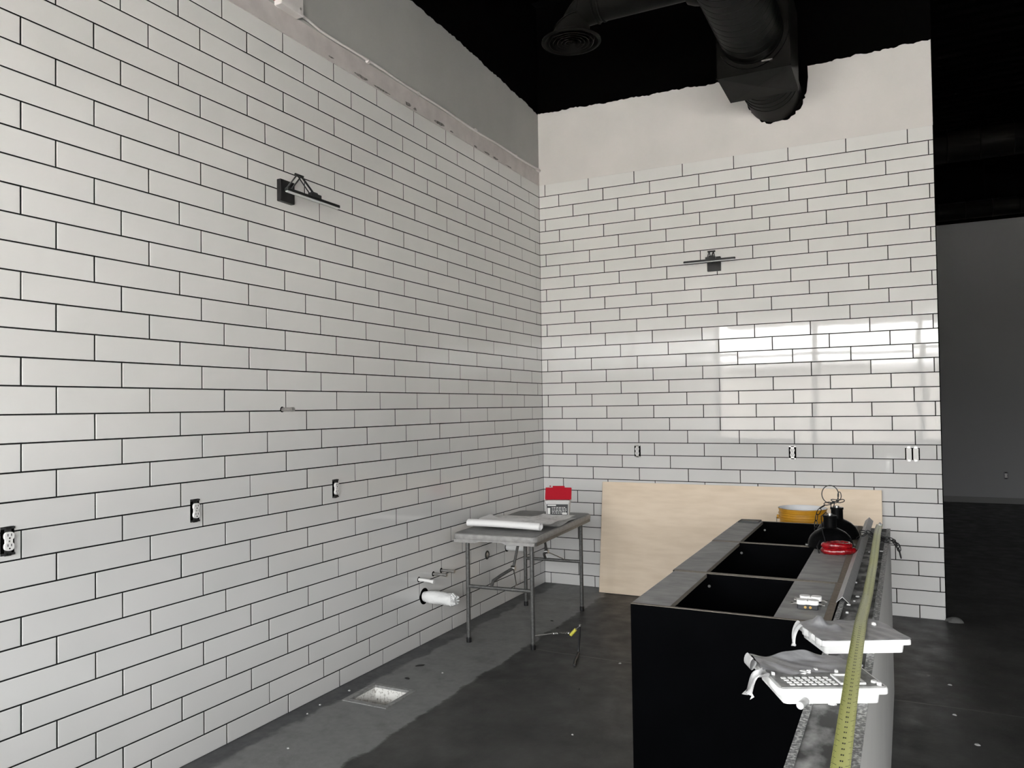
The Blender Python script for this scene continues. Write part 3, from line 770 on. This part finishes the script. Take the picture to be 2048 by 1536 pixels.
# ------------------------------------------------------------------ small hand tool on the floor
ht = thing('hand_tool', 'thin steel hand tool with yellow clip standing by the table leg', 'tool', (1.03, -1.80, 0))
MB().tube([(0.012, 0, .187), (.008, 0, .12), (.0, 0, .04), (.0, -.01, .012)], .0062, 8).build('upright', M['black_metal'], ht, smooth=50)
MB().tube([(0, -.005, .016), (.012, -.06, .012), (.03, -.14, .011), (.055, -.21, .010)], [.011,.010,.009,.008], 8).build('curved_foot', M['black_metal'], ht, smooth=50)
MB().tube([(-.32, 0, .083), (-.175, 0, .118)], .0052, 8).build('steel_rod', M['steel'], ht, smooth=50)
tw = MB()
for ph in (0, math.pi): tw.tube([(-.178 + .115*i/40, .005*math.cos(i*.8+ph), .1175 + .016*i/40 + .005*math.sin(i*.8+ph)) for i in range(41)], .0035, 6)
tw.build('twisted_shank', M['steel'], ht, smooth=50)
MB().tube([(-.052, 0, .122), (-.016, 0, .162)], .0105, 10).build('yellow_clip', M['yellow_clip'], ht, smooth=50)
MB().tube([(-.016, 0, .162), (.010, 0, .184)], .004, 8).build('clip_wire', M['steel'], ht, smooth=50)
MB().lathe([(0, 0), (.009, .002), (.009, .012), (0, .016)], 10).build('tip', M['steel'], ht, loc=(.012, 0, .183), smooth=50)
MB().tube([(-.32, 0, .083), (-.325, 0, .008)], .0045, 8).build('rear_leg', M['dark_steel'], ht, smooth=50)

# ------------------------------------------------------------------ plywood sheet
ph_ = .925; tilt = math.atan2(.135, ph_)
pw = thing('plywood_sheet', 'wide pale birch plywood sheet leaning against the end wall', 'board', (.575, -.168, .0), (-tilt, 0, 0))
MB().bbox(0, 2.168, -.009, .009, .003, ph_+.006, .0015).build('panel', M['ply'], pw)
MB().box(-.0008, .0, -.008, .008, .006, ph_).build('veneer_edge', M['ply_edge'], pw)
MB().box(2.168, 2.1688, -.008, .008, .006, ph_).build('veneer_edge', M['ply_edge'], pw)

# ------------------------------------------------------------------ base cabinets
CZ = .880
def cabinet(label, x0, x1, y0, y1, jog=0.):
    t = thing('base_cabinet', label, 'cabinet', (x0, y0, 0), group='black base cabinets')
    W_, D__ = x1-x0, y1-y0; th = .016
    def panel(name, *b):
        p = MB().box(*b).build(name, M['laminate'], t); return p
    for yy in (0.0005, D__-th-.0005):
        p = panel('side_panel', 0, W_-.025, yy, yy+th, .0, CZ-.001)
        MB().box(0.0005, W_-.0255, yy+.0005, yy+th-.0005, CZ-.001, CZ+.0004).build('raw_edge', M['raw_edge'], p)
    panel('bottom_panel', .0, W_-.025, th+.001, D__-th-.001, .10, .116)
    bk = panel('back_panel', W_-.0245, W_, .001, D__-.001, .0, CZ-.001)
    MB().box(W_-.0243, W_-.0002, .001, D__-.001, CZ-.001, CZ+.0006).build('raw_edge', M['brown_edge'], bk)
    for nm, a, b_ in (('front_rail', .0, .135), ('rear_rail', W_-.172, W_-.025)):
        p = MB().box(a, b_, th+.001, D__-th-.001, CZ-.016, CZ).build(nm, M['dusty_sheen'], t)
        ed = (b_-.0002, b_+.0006) if nm == 'front_rail' else (a-.0006, a+.0002)
        MB().box(ed[0], ed[1], th+.001, D__-th-.001, CZ-.0155, CZ-.0005).build('raw_edge', M['raw_edge'], p)
    panel('front_panel', .0, .016, th+.001, D__-th-.001, .116, CZ-.017)
    panel('toe_kick', .05, .064, th+.001, D__-th-.001, .0, .10)
    for yy in (.0165, D__-.0195):
        for xx in (.145, W_-.18): MB().tube([(xx, yy, CZ-.05), (xx, yy+.004, CZ-.05)], .006, 8).build('screw', M['steel'], t)
    return t
cabinet('near black base cabinet without a top, its blank side towards the viewer', 2.022, 2.670, -3.785, -3.180)
cabinet('middle black base cabinet without a top, between the other two', 2.012, 2.673, -3.178, -2.398)
cabinet('far black base cabinet without a top, next to the yellow bucket', 2.008, 2.678, -2.396, -1.625)
# small metal frame on the far cabinet
mf = tag(MB().tube([(0, 0, 0), (.112, .004, 0), (.114, .104, 0), (.002, .100, 0)], .003, 8, closed=True).build('wire_frame', M['dark_steel'], loc=(2.017, -1.725, CZ+.0034)), 'small dark wire frame lying on the far corner of the cabinets', 'frame')

# ------------------------------------------------------------------ half wall beside the cabinets
KY0, KY1 = -5.7, -1.68
def kx(y_): return 2.668 + (y_ + 4.86)*.0065
KW = .128
kw = MB()
def kprism(dx0, dx1, z0, z1, y0=KY0, y1=KY1):
    return [(kx(y0)+dx0, y0, z0), (kx(y0)+dx1, y0, z0), (kx(y1)+dx1, y1, z0), (kx(y1)+dx0, y1, z0), (kx(y0)+dx0, y0, z1), (kx(y0)+dx1, y0, z1), (kx(y1)+dx1, y1, z1), (kx(y1)+dx0, y1, z1)]
BF = [(0,3,2,1),(4,5,6,7),(0,1,5,4),(1,2,6,5),(2,3,7,6),(3,0,4,7)]
kw.add(kprism(0.0005, KW-.0005, 0, CZ-.003), BF)
half = struct(kw.build('wall_half', M['primer']), 'low grey half wall with raw cement top behind the cabinets')
MB().add(kprism(.016, KW-.018, CZ-.003, CZ-.001), BF).build('cement_top', M['cement'], half)
for a, b_ in ((.0, .016), (KW-.018, KW+.001)):
    MB().add(kprism(a, b_, CZ-.004, CZ+.001), BF).build('corner_bead', M['bead'], half)
# plaster crumbs stuck on the cement top
rn = random.Random(11)
for i in range(26):
    y_ = rn.uniform(-5.0, -2.4); x_ = kx(y_) + rn.uniform(.02, KW-.025)
    n = 7; rr = rn.uniform(.003, .010)
    P = [(rr*rn.uniform(.6, 1.2)*math.cos(2*math.pi*k/n), rr*rn.uniform(.6, 1.2)*math.sin(2*math.pi*k/n)) for k in range(n)]
    MB().prism([(x_+a, y_+b_) for a, b_ in P], 'z', CZ-.001, CZ+rn.uniform(.001, .004)).build('plaster_crumb', M['film_light'], half)

# angle trim
a0, a1 = Vector((2.688, -3.50, CZ+.0235)), Vector((2.704, -1.42, CZ+.0235))
an = thing('angle_trim', 'long thin metal angle trim lying ridge up on the half wall', 'trim', (0, 0, 0))
lw, tk = .0215, .0016
for s in (-1, 1):
    P0 = [(0, 0), (s*lw, -lw), (s*(lw-tk), -lw-tk*.4), (0, -tk*1.6)]
    rA = [(a0.x+x, a0.y, a0.z+z) for x, z in P0]; rB = [(a1.x+x, a1.y, a1.z+z) for x, z in P0]
    MB().loft([rA, rB], True, True).build('leg', M['alu'], an)

# ------------------------------------------------------------------ tape measure
tp = thing('tape_measure', 'yellow tape measure blade stretched along the half wall', 'tape measure', (2.767, -5.30, CZ))
path = [(-1.62, .010), (-1.85, .026), (-2.10, .034), (-2.45, .022), (-2.8, .010), (-3.4, .014), (-3.75, .036), (-3.95, .050), (-4.15, .056), (-4.40, .056), (-4.62, .052), (-4.9, .044), (-5.22, .030)]
rings = []; cw = .0165
dense = []
for (ya, za), (yb, zb) in zip(path, path[1:]):
    for i in range(8): dense.append((ya + (yb-ya)*i/8, za + (zb-za)*i/8))
dense.append(path[-1])
def txo(y_): return -.003 + (.008*(-(y_)-3.9)/1.0 if y_ < -3.9 else 0.0)
def cross(y_, z_, e=0.):
    return [(txo(y_) + u*cw, y_+5.30, z_ + .0042*u*u + e) for u in (-1, -.6, -.2, .2, .6, 1)]
top_ = [cross(y_, z_) for y_, z_ in dense]; bot_ = [cross(y_, z_, -.0006)[::-1] for y_, z_ in dense]
MB().loft([a+b_ for a, b_ in zip(top_, bot_)], True, True).build('blade', M['tape'], tp, smooth=60)
def zat(y_):
    for (ya, za), (yb, zb) in zip(path, path[1:]):
        if yb <= y_ <= ya: return za + (zb-za)*(ya-y_)/(ya-yb)
    return path[-1][1]
tk_ = MB(); y_ = -1.66; k = 0
while y_ > -5.15:
    ln = .55 if k % 16 == 0 else (.36 if k % 4 == 0 else .22)
    hwid = .0007 if k % 4 else .0010
    z_ = zat(y_) + .0004
    for s in (-1, 1):
        us = [s*1.0, s*(1-ln)]
        pts = [(txo(y_) + u*cw, y_+5.30+dy, z_ + .0042*u*u) for u, dy in ((us[0], -hwid), (us[0], hwid), (us[1], hwid), (us[1], -hwid))]
        tk_.add(pts, [(0,1,2,3)])
    if k % 4 == 0:                                    # printed figure block at every inch
        hh = .0032
        tk_.add([(txo(y_) + u*cw, y_+5.30+dy-.006, z_ + .0042*u*u) for u, dy in ((-.16, -hh), (-.02, -hh), (-.02, hh), (-.16, hh))], [(0,1,2,3)])
        tk_.add([(txo(y_) + u*cw, y_+5.30+dy-.006, z_ + .0042*u*u) for u, dy in ((.06, -hh), (.18, -hh), (.18, hh), (.06, hh))], [(0,1,2,3)])
    y_ -= .00635; k += 1
tag(tk_.build('tick_marks', M['ink'], tp), kind='stuff')
MB().bbox(-.012, .010, 3.672, 3.700, .006, .015, .003).build('hook', M['steel'], tp)
MB().tube([(-.003, 3.695, .015), (-.003, 3.699, .016)], .006, 10).build('hook_rivet', M['steel'], tp)
MB().bbox(-.030, .030, -.055, .075, .002, .070, .012).build('case', M['yellow'], tp)

# ------------------------------------------------------------------ loose receptacles on the rear rail
def loose(label, x, y_, rz):
    t = thing('loose_receptacle', label, 'outlet', (x, y_, CZ), (0, 0, rz), 'loose receptacles on the cabinet')
    MB().bbox(-.033, .033, -.016, .016, .002, .018, .003).build('dark_body', M['label_black'], t)
    f_ = MB()
    for s in (-1, 1): f_.prism([(a+s*.0185, b_) for a, b_ in rounded(.033, .034, .013, 5)], 'z', .018, .032)
    f_.box(-.012, .012, -.012, .012, .018, .029); f_.build('white_face', M['white_dev'], t, smooth=40)
    st_ = MB().box(-.053, .053, -.008, .008, .0185, .0200).box(-.053, -.046, -.018, .018, .0185, .02).box(.046, .053, -.018, .018, .0185, .02)
    st_.build('strap', M['steel'], t)
    for s in (-1, 1):
        MB().tube([(s*.008, -.018, .010), (s*.008, -.0145, .010)], .0045, 8).build('terminal_screw', M['brass'], t)
    return t
loose('white duplex receptacle lying on the cabinet rail, the nearer of two', 2.588, -3.625, .12)
loose('white duplex receptacle lying on the cabinet rail, the farther of two', 2.592, -3.565, .05)

# ------------------------------------------------------------------ white drain trays with torn film
def tray_base(t, w_, d_):
    o1, o2 = rounded(w_, d_, .014, 4), rounded(w_-.026, d_-.026, .012, 4)
    b_ = MB().loft([[(x, y_, .001) for x, y_ in [(p[0]*.97, p[1]*.97) for p in o2]], [(x, y_, .028) for x, y_ in o2]], True, False)
    b_.build('tray_body', M['tray_white'], t, smooth=40)
    l_ = MB().loft([[(x, y_, .028) for x, y_ in o2], [(x, y_, .026) for x, y_ in o1], [(x, y_, .036) for x, y_ in o1], [(x*.985, y_*.985, .040) for x, y_ in o1]], False, True)
    l_.build('flange', M['tray_white'], t, smooth=40)
def film_mesh(fn, nx=22, ny=14): return MB().grid(nx, ny, fn)
t1 = thing('drain_tray', 'white plastic drain tray wrapped in grey film, the farther of two', 'tray', (2.742, -3.985, CZ), (0, 0, math.radians(27)), 'drain trays on the half wall')
tray_base(t1, .250, .195)
def f1(u, v):
    x, y_ = (u-.5)*.246, (v-.5)*.190
    z = .0412 + .002*math.sin(17*u+5*v)**2
    z += .028*math.exp(-((u-.22)/.07)**2 - ((v-.80)/.14)**2) + .014*math.exp(-((u-.36)/.05)**2 - ((v-.62)/.12)**2)
    z += .002*max(0, v-.9)/.1*math.sin(9*u)**2
    return (x, y_, z)
film_mesh(f1, 30, 20).build('film_cover', M['film'], t1, smooth=60)
film_mesh(lambda u, v: (-.122 - .034*math.sin(u*1.5) - .006*math.sin(6*v) - (.008*math.sin(17*v) if u > .95 else 0), .045 + .045*v*(1-.35*u) - .03*u, .043 - .050*u**1.6 + .004*math.sin(8*v)), 12, 10).build('film_flap', M['film_light'], t1, smooth=60)
film_mesh(lambda u, v: (-.124 + .003*math.sin(20*v), -.095 + .15*v, .041 - .020*u + .0), 3, 16).build('film_edge', M['film_light'], t1, smooth=60)
MB().lathe([(0, .010), (.006, .008), (.007, .002), (.004, 0)], 10).build('plaster_blob', M['white_plastic'], t1, loc=(.085, .045, .041), smooth=50)

t2 = thing('drain_tray', 'white plastic drain tray with slotted grate and torn film, the nearer of two', 'tray', (2.688, -4.405, CZ), (0, 0, math.radians(26)), 'drain trays on the half wall')
tray_base(t2, .252, .205)
MB().bbox(-.118, .118, -.096, .096, .0402, .0425, .001).build('grate_plate', M['sink_rim'], t2)
for i in range(7):
    for j in range(4):
        x, y_ = -.088 + .0165*i + j*-.002, -.080 + .0145*j
        MB().bbox(x-.0055, x+.0055, y_-.0045, y_+.0045, .0424, .0445, .001).build('grate_slot', M['tray_white'], t2)
pk = MB().box(.026, .076, -.080, -.026, .0424, .0432); pk.build('grate_window', M['film_light'], t2)
for (x0, x1, y0, y1) in ((.022, .026, -.084, -.022), (.076, .080, -.084, -.022), (.026, .076, -.084, -.080), (.026, .076, -.026, -.022)):
    MB().box(x0, x1, y0, y1, .0424, .047).build('window_rib', M['tray_white'], t2)
def f2(u, v):
    x, y_ = -.135 + u*.225, -.015 + v*.120
    z = .0455 + .003*math.sin(11*u+7*v)**2 + .008*math.sin(3.2*v)*math.sin(4*u+1)**2
    z += .018*math.exp(-((u-.55)/.25)**2)*max(0, v-.75)/.25 + .010*math.exp(-(u/.10)**2)
    return (x, y_ + .008*math.sin(14*u)*(1-v), z)
film_mesh(f2, 30, 16).build('film_cover', M['film'], t2, smooth=60)
film_mesh(lambda u, v: (-.124 - .062*u - (.010*math.sin(19*v) if u > .95 else 0), -.002 - .026*v - .040*u + .006*math.sin(9*u+2) + .010*math.sin(5*v), .047 + .010*math.sin(3*u) - .034*u*u + .008*math.sin(7*v+3*u)), 12, 10).build('film_flap', M['film_light'], t2, smooth=60)
film_mesh(lambda u, v: (-.140 - .010*math.sin(4*v), .040 + .050*u, .050 + .014*math.cos(5*v)), 8, 10).build('film_curl', M['film_light'], t2, smooth=60)
rn = random.Random(3)
for (x, y_) in ((-.02, .0), (.0, .008), (-.035, -.004), (.105, -.07), (.11, .03), (.04, -.012), (-.11, -.01), (.108, -.088)):
    n = 6; rr = rn.uniform(.004, .009)
    MB().prism([(x+rr*rn.uniform(.5, 1.2)*math.cos(2*math.pi*k/n), y_+rr*rn.uniform(.5, 1.2)*math.sin(2*math.pi*k/n)) for k in range(n)], 'z', .0424, .0424 + rn.uniform(.004, .010)).build('film_scrap', M['tray_white'], t2)
# small foam roll stuck under the near tray
fr = tag(MB().tube([(-.004, -.006, 0), (.004, .03, 0)], .0085, 14).build('foam_plug', M['film_light'], loc=(2.668, -4.545, CZ+.0096), smooth=40), 'small pale foam plug on the half wall edge under the nearer tray', 'plug')

# ------------------------------------------------------------------ yellow buckets
def bucket(label, z, lidded):
    t = thing('bucket', label, 'bucket', (2.285, -.905, z), group='yellow buckets')
    hh = .438
    prof = [(0, .001), (.128, .001), (.132, .006), (.146, hh-.075), (.153, hh-.072), (.153, hh-.060), (.147, hh-.057), (.147, hh-.042), (.153, hh-.039), (.153, hh-.030), (.148, hh-.027), (.150, hh-.008), (.154, hh-.006), (.154, hh), (.150, hh)]
    MB().lathe(prof, 40).build('body', M['yellow'], t, smooth=35)
    MB().lathe([(.1535, hh+.0006), (.1485, hh+.0006), (.144, hh-.01), (.127, .006), (0, .006)], 40).build('lining', M['bucket_in'], t, smooth=35)
    for s in (-1, 1):
        MB().tube([(s*.150, 0, hh-.065), (s*.163, 0, hh-.065)], .014, 12).build('handle_ear', M['yellow'], t, smooth=40)
    hd = [(.162*math.cos(a), -.03-.13*math.sin(a), hh-.065-.12*math.sin(a)) for a in [math.pi*i/20 for i in range(21)]]
    MB().tube(hd, .0025, 6).build('handle', M['steel'], t, smooth=50)
    if lidded: MB().lathe([(.155, hh-.012), (.155, hh+.001), (0, hh+.001)], 40).build('lid', M['bucket_in'], t, smooth=35)
    return t
bucket('closed yellow bucket standing on the floor under the open one', 0, True)
bucket('open yellow bucket with white inside, behind the far cabinet', .4395, False)

# ------------------------------------------------------------------ pendant lamps with chains
link_me = None
def chain_link_mesh():
    P = []
    for i in range(16):
        a = 2*math.pi*i/16; P.append((.0125*math.cos(a) + (.006 if math.cos(a) > 0 else -.006), .0078*math.sin(a), 0))
    return MB().tube(P, .0022, 6, closed=True).mesh('chain_link', M['black_metal'], 60)
link_me = chain_link_mesh()
def chain(pts, parent, step=.034):
    P = [Vector(p) for p in pts]; out = []; carry = 0.0
    for a, b_ in zip(P, P[1:]):
        d = b_ - a; L_ = d.length; s_ = carry
        while s_ < L_: out.append((a + d*(s_/L_), d.normalized())); s_ += step
        carry = s_ - L_
    for i, (p, d) in enumerate(out):
        o = bpy.data.objects.new('chain_link', link_me); C.objects.link(o); o.parent = parent
        q_ = d.to_track_quat('X', 'Z') @ Euler((math.radians(35 if i % 2 else -55), 0, 0)).to_quaternion()
        o.location = p; o.rotation_mode = 'QUATERNION'; o.rotation_quaternion = q_
def pendant(label, x, y_, rz):
    t = thing('pendant_lamp', label, 'lamp', (x, y_, CZ), (0, 0, rz), 'black pendant lamps')
    z0 = .002
    prof = [(.104, z0), (.106, z0+.004), (.103, z0+.012), (.099, z0+.030), (.088, z0+.052), (.068, z0+.072), (.045, z0+.085), (.031, z0+.091), (.029, z0+.096)]
    inner = [(r-.003, z-.002) for r, z in prof[::-1]]
    MB().lathe(prof + inner + [prof[0]], 40).build('dome_shade', M['lamp_black'], t, smooth=40)
    nk = MB().lathe([(.029, z0+.094), (.029, z0+.140), (.032, z0+.141), (.032, z0+.150), (.0, z0+.151)], 28).build('neck', M['lamp_black'], t, smooth=40)
    MB().lathe([(.0, .0), (.012, .0), (.012, .008), (.0, .009)], 16).build('cap', M['steel'], nk, loc=(0, 0, z0+.150), smooth=40)
    for s in (-1, 1):
        MB().tube([(s*.104, 0, z0+.008), (s*.116, 0, z0+.008)], .006, 10).build('thumb_screw', M['steel'], t, smooth=40)
    MB().lathe([(0, .045), (.018, .050), (.024, .065), (.016, .085), (.012, .095)], 20).build('bulb_socket', M['black_metal'], t, smooth=40)
    return t
lampA = pendant('black dome pendant lamp behind the red coil, the nearer of two', 2.566, -2.375, .35)
lampB = pendant('black dome pendant lamp with hanging ring, the farther of two', 2.576, -2.06, .1)
# ring and chains
MB().tube([(-.030 + .040*math.cos(a), .010*math.sin(a), .218 + .045*math.sin(a)) for a in [2*math.pi*i/32 for i in range(32)]], .0024, 7, closed=True).build('hanging_ring', M['black_metal'], lampB, smooth=60)
MB().tube([(.014 + .008*math.cos(a), 0, .212 + .020*math.sin(a)) for a in [2*math.pi*i/20 for i in range(20)]], .0022, 7, closed=True).build('hanging_ring', M['black_metal'], lampB, smooth=60)
chain([(.02, 0, .185), (-.01, -.01, .178), (-.045, -.02, .172), (-.075, -.04, .155), (-.098, -.06, .115), (-.104, -.08, .065), (-.100, -.09, .02)], lampB, .034)
chain([(-.02, -.01, .165), (-.015, -.02, .19), (.02, -.015, .185)], lampB, .034)
chain([(.095, .0, .014), (.12, -.01, .034), (.148, .0, .030), (.172, .01, .010), (.21, .0, .008), (.245, -.06, .010), (.262, -.14, .004), (.266, -.19, -.025)], lampB, .034)
chain([(.100, -.08, .014), (.125, -.10, .034), (.148, -.10, .030), (.174, -.11, .010), (.21, -.12, .008), (.242, -.16, .010), (.262, -.20, .000), (.268, -.22, -.040)], lampB, .034)
MB().tube([(-.055, -.05, .05), (-.088, -.10, .02), (-.098, -.17, -.002), (-.101, -.22, -.05)], .003, 8).build('cord', M['black_metal'], lampA, smooth=60)
MB().tube([(.0, 0, .155), (-.02, -.005, .165), (-.045, -.02, .15), (-.05, -.05, .09), (-.048, -.09, .04)], .0022, 8).build('cord', M['black_metal'], lampA, smooth=60)

# red coil
rcx, rcy = 2.612, -2.545
rc = thing('cable_coil', 'shiny red coil of vinyl tubing in front of the pendant lamps', 'coil', (rcx, rcy, CZ), (0, 0, .25))
rn = random.Random(9)
for (zc, a_, b_, rr) in ((.0165, .062, .036, .0165), (.018, .030, .014, .014), (.040, .055, .032, .0145), (.043, .026, .012, .012)):
    ph = rn.uniform(0, 6); ox, oy = rn.uniform(-.004, .004), rn.uniform(-.004, .004)
    pts = [(ox + a_*math.cos(t_)*(1+.06*math.sin(3*t_+ph)), oy + b_*math.sin(t_)*(1+.08*math.sin(2*t_+ph)), zc + .002*math.sin(2*t_+ph)) for t_ in [2*math.pi*i/48 for i in range(48)]]
    MB().tube(pts, [rr*(1 - .10*abs(math.sin(7*t_+ph))) for t_ in [2*math.pi*i/48 for i in range(48)]], 12, closed=True).build('coil_loop', M['red_cable'], rc, smooth=60)
MB().tube([(.05, -.02, .02), (.085, -.005, .016), (.100, .015, .010)], [.008, .006, .002], 8).build('loose_end', M['red_cable'], rc, smooth=60)

# ------------------------------------------------------------------ crumbs on the floor
rn = random.Random(21)
def crumb(name, label, cat, x, y_, r, m_, h_=.004, group=None, st_=1.0):
    n = 7
    P = [(r*st_*rn.uniform(.6, 1.2)*math.cos(2*math.pi*k/n), r*rn.uniform(.6, 1.2)*math.sin(2*math.pi*k/n)) for k in range(n)]
    top_ = [(a*.6, b_*.6) for a, b_ in P]
    o = MB().loft([[(a, b_, .0) for a, b_ in P], [(a, b_, h_) for a, b_ in top_]], True, True).build(name, m_, loc=(x, y_, .0003), rot=(0, 0, rn.uniform(0, 3)))
    return tag(o, label, cat, group)
for (x, y_, r, lb) in [(.414,-2.434,.008,'pale plaster chip on the light trench patch beyond the floor sink'),(1.316,-1.841,.009,'pale plaster chip beside the cabinet near the control joint'),(.079,-3.135,.008,'pale plaster chip against the tiles just in front of the floor sink'),(.10,-3.26,.006,'tiny pale crumb by the left wall, in front of the floor sink'),(.09,-2.90,.010,'pale plaster crumb between the floor sink and the left wall'),(1.443,-2.928,.006,'tiny pale crumb on the dark slab before the cabinet'),(1.647,-2.182,.006,'tiny pale crumb close to the side of the near cabinet'),(.30,-3.62,.007,'pale crumb on the trench patch at the bottom of the picture'),(3.09,-1.444,.011,'pale chip on the dark floor right of the half wall, farthest of three'),(3.089,-1.908,.012,'pale chip on the dark floor right of the half wall, middle of three'),(3.16,-2.259,.016,'largest pale chip on the dark floor right of the half wall')]:
    crumb('plaster_chip', lb, 'chip', x, y_, r, M['chip'], .004, 'pale chips on the floor')
for (x, y_, r, lb) in [(.216,-2.375,.020,'curled dark scrap on the floor by the left wall past the floor sink'),(.275,-2.60,.014,'dark scrap on the trench patch just behind the floor sink'),(.668,-1.288,.009,'dark speck on the floor between the right table legs'),(.56,-1.137,.009,'dark speck on the floor in the middle under the table'),(1.25,-2.35,.006,'tiny dark speck on the slab between table and cabinet')]:
    crumb('dark_scrap', lb, 'scrap', x, y_, r, M['chip_dark'], .004, 'dark scraps on the floor', 1.6)
lp = thing('mortar_lump', 'grey lump of mortar on the floor at the free end of the tiled wall', 'mortar', (3.19, -.01, 0))
rings = []
for (k, z) in ((1, 0), (.92, .012), (.66, .026), (.3, .034)):
    rings.append([(.055*k*math.cos(2*math.pi*j/14)*(1+.15*math.sin(3*j)), .04*k*math.sin(2*math.pi*j/14)*(1+.12*math.cos(2*j)), z) for j in range(14)])
MB().loft(rings, True, True).build('lump', M['lump'], lp, smooth=60)
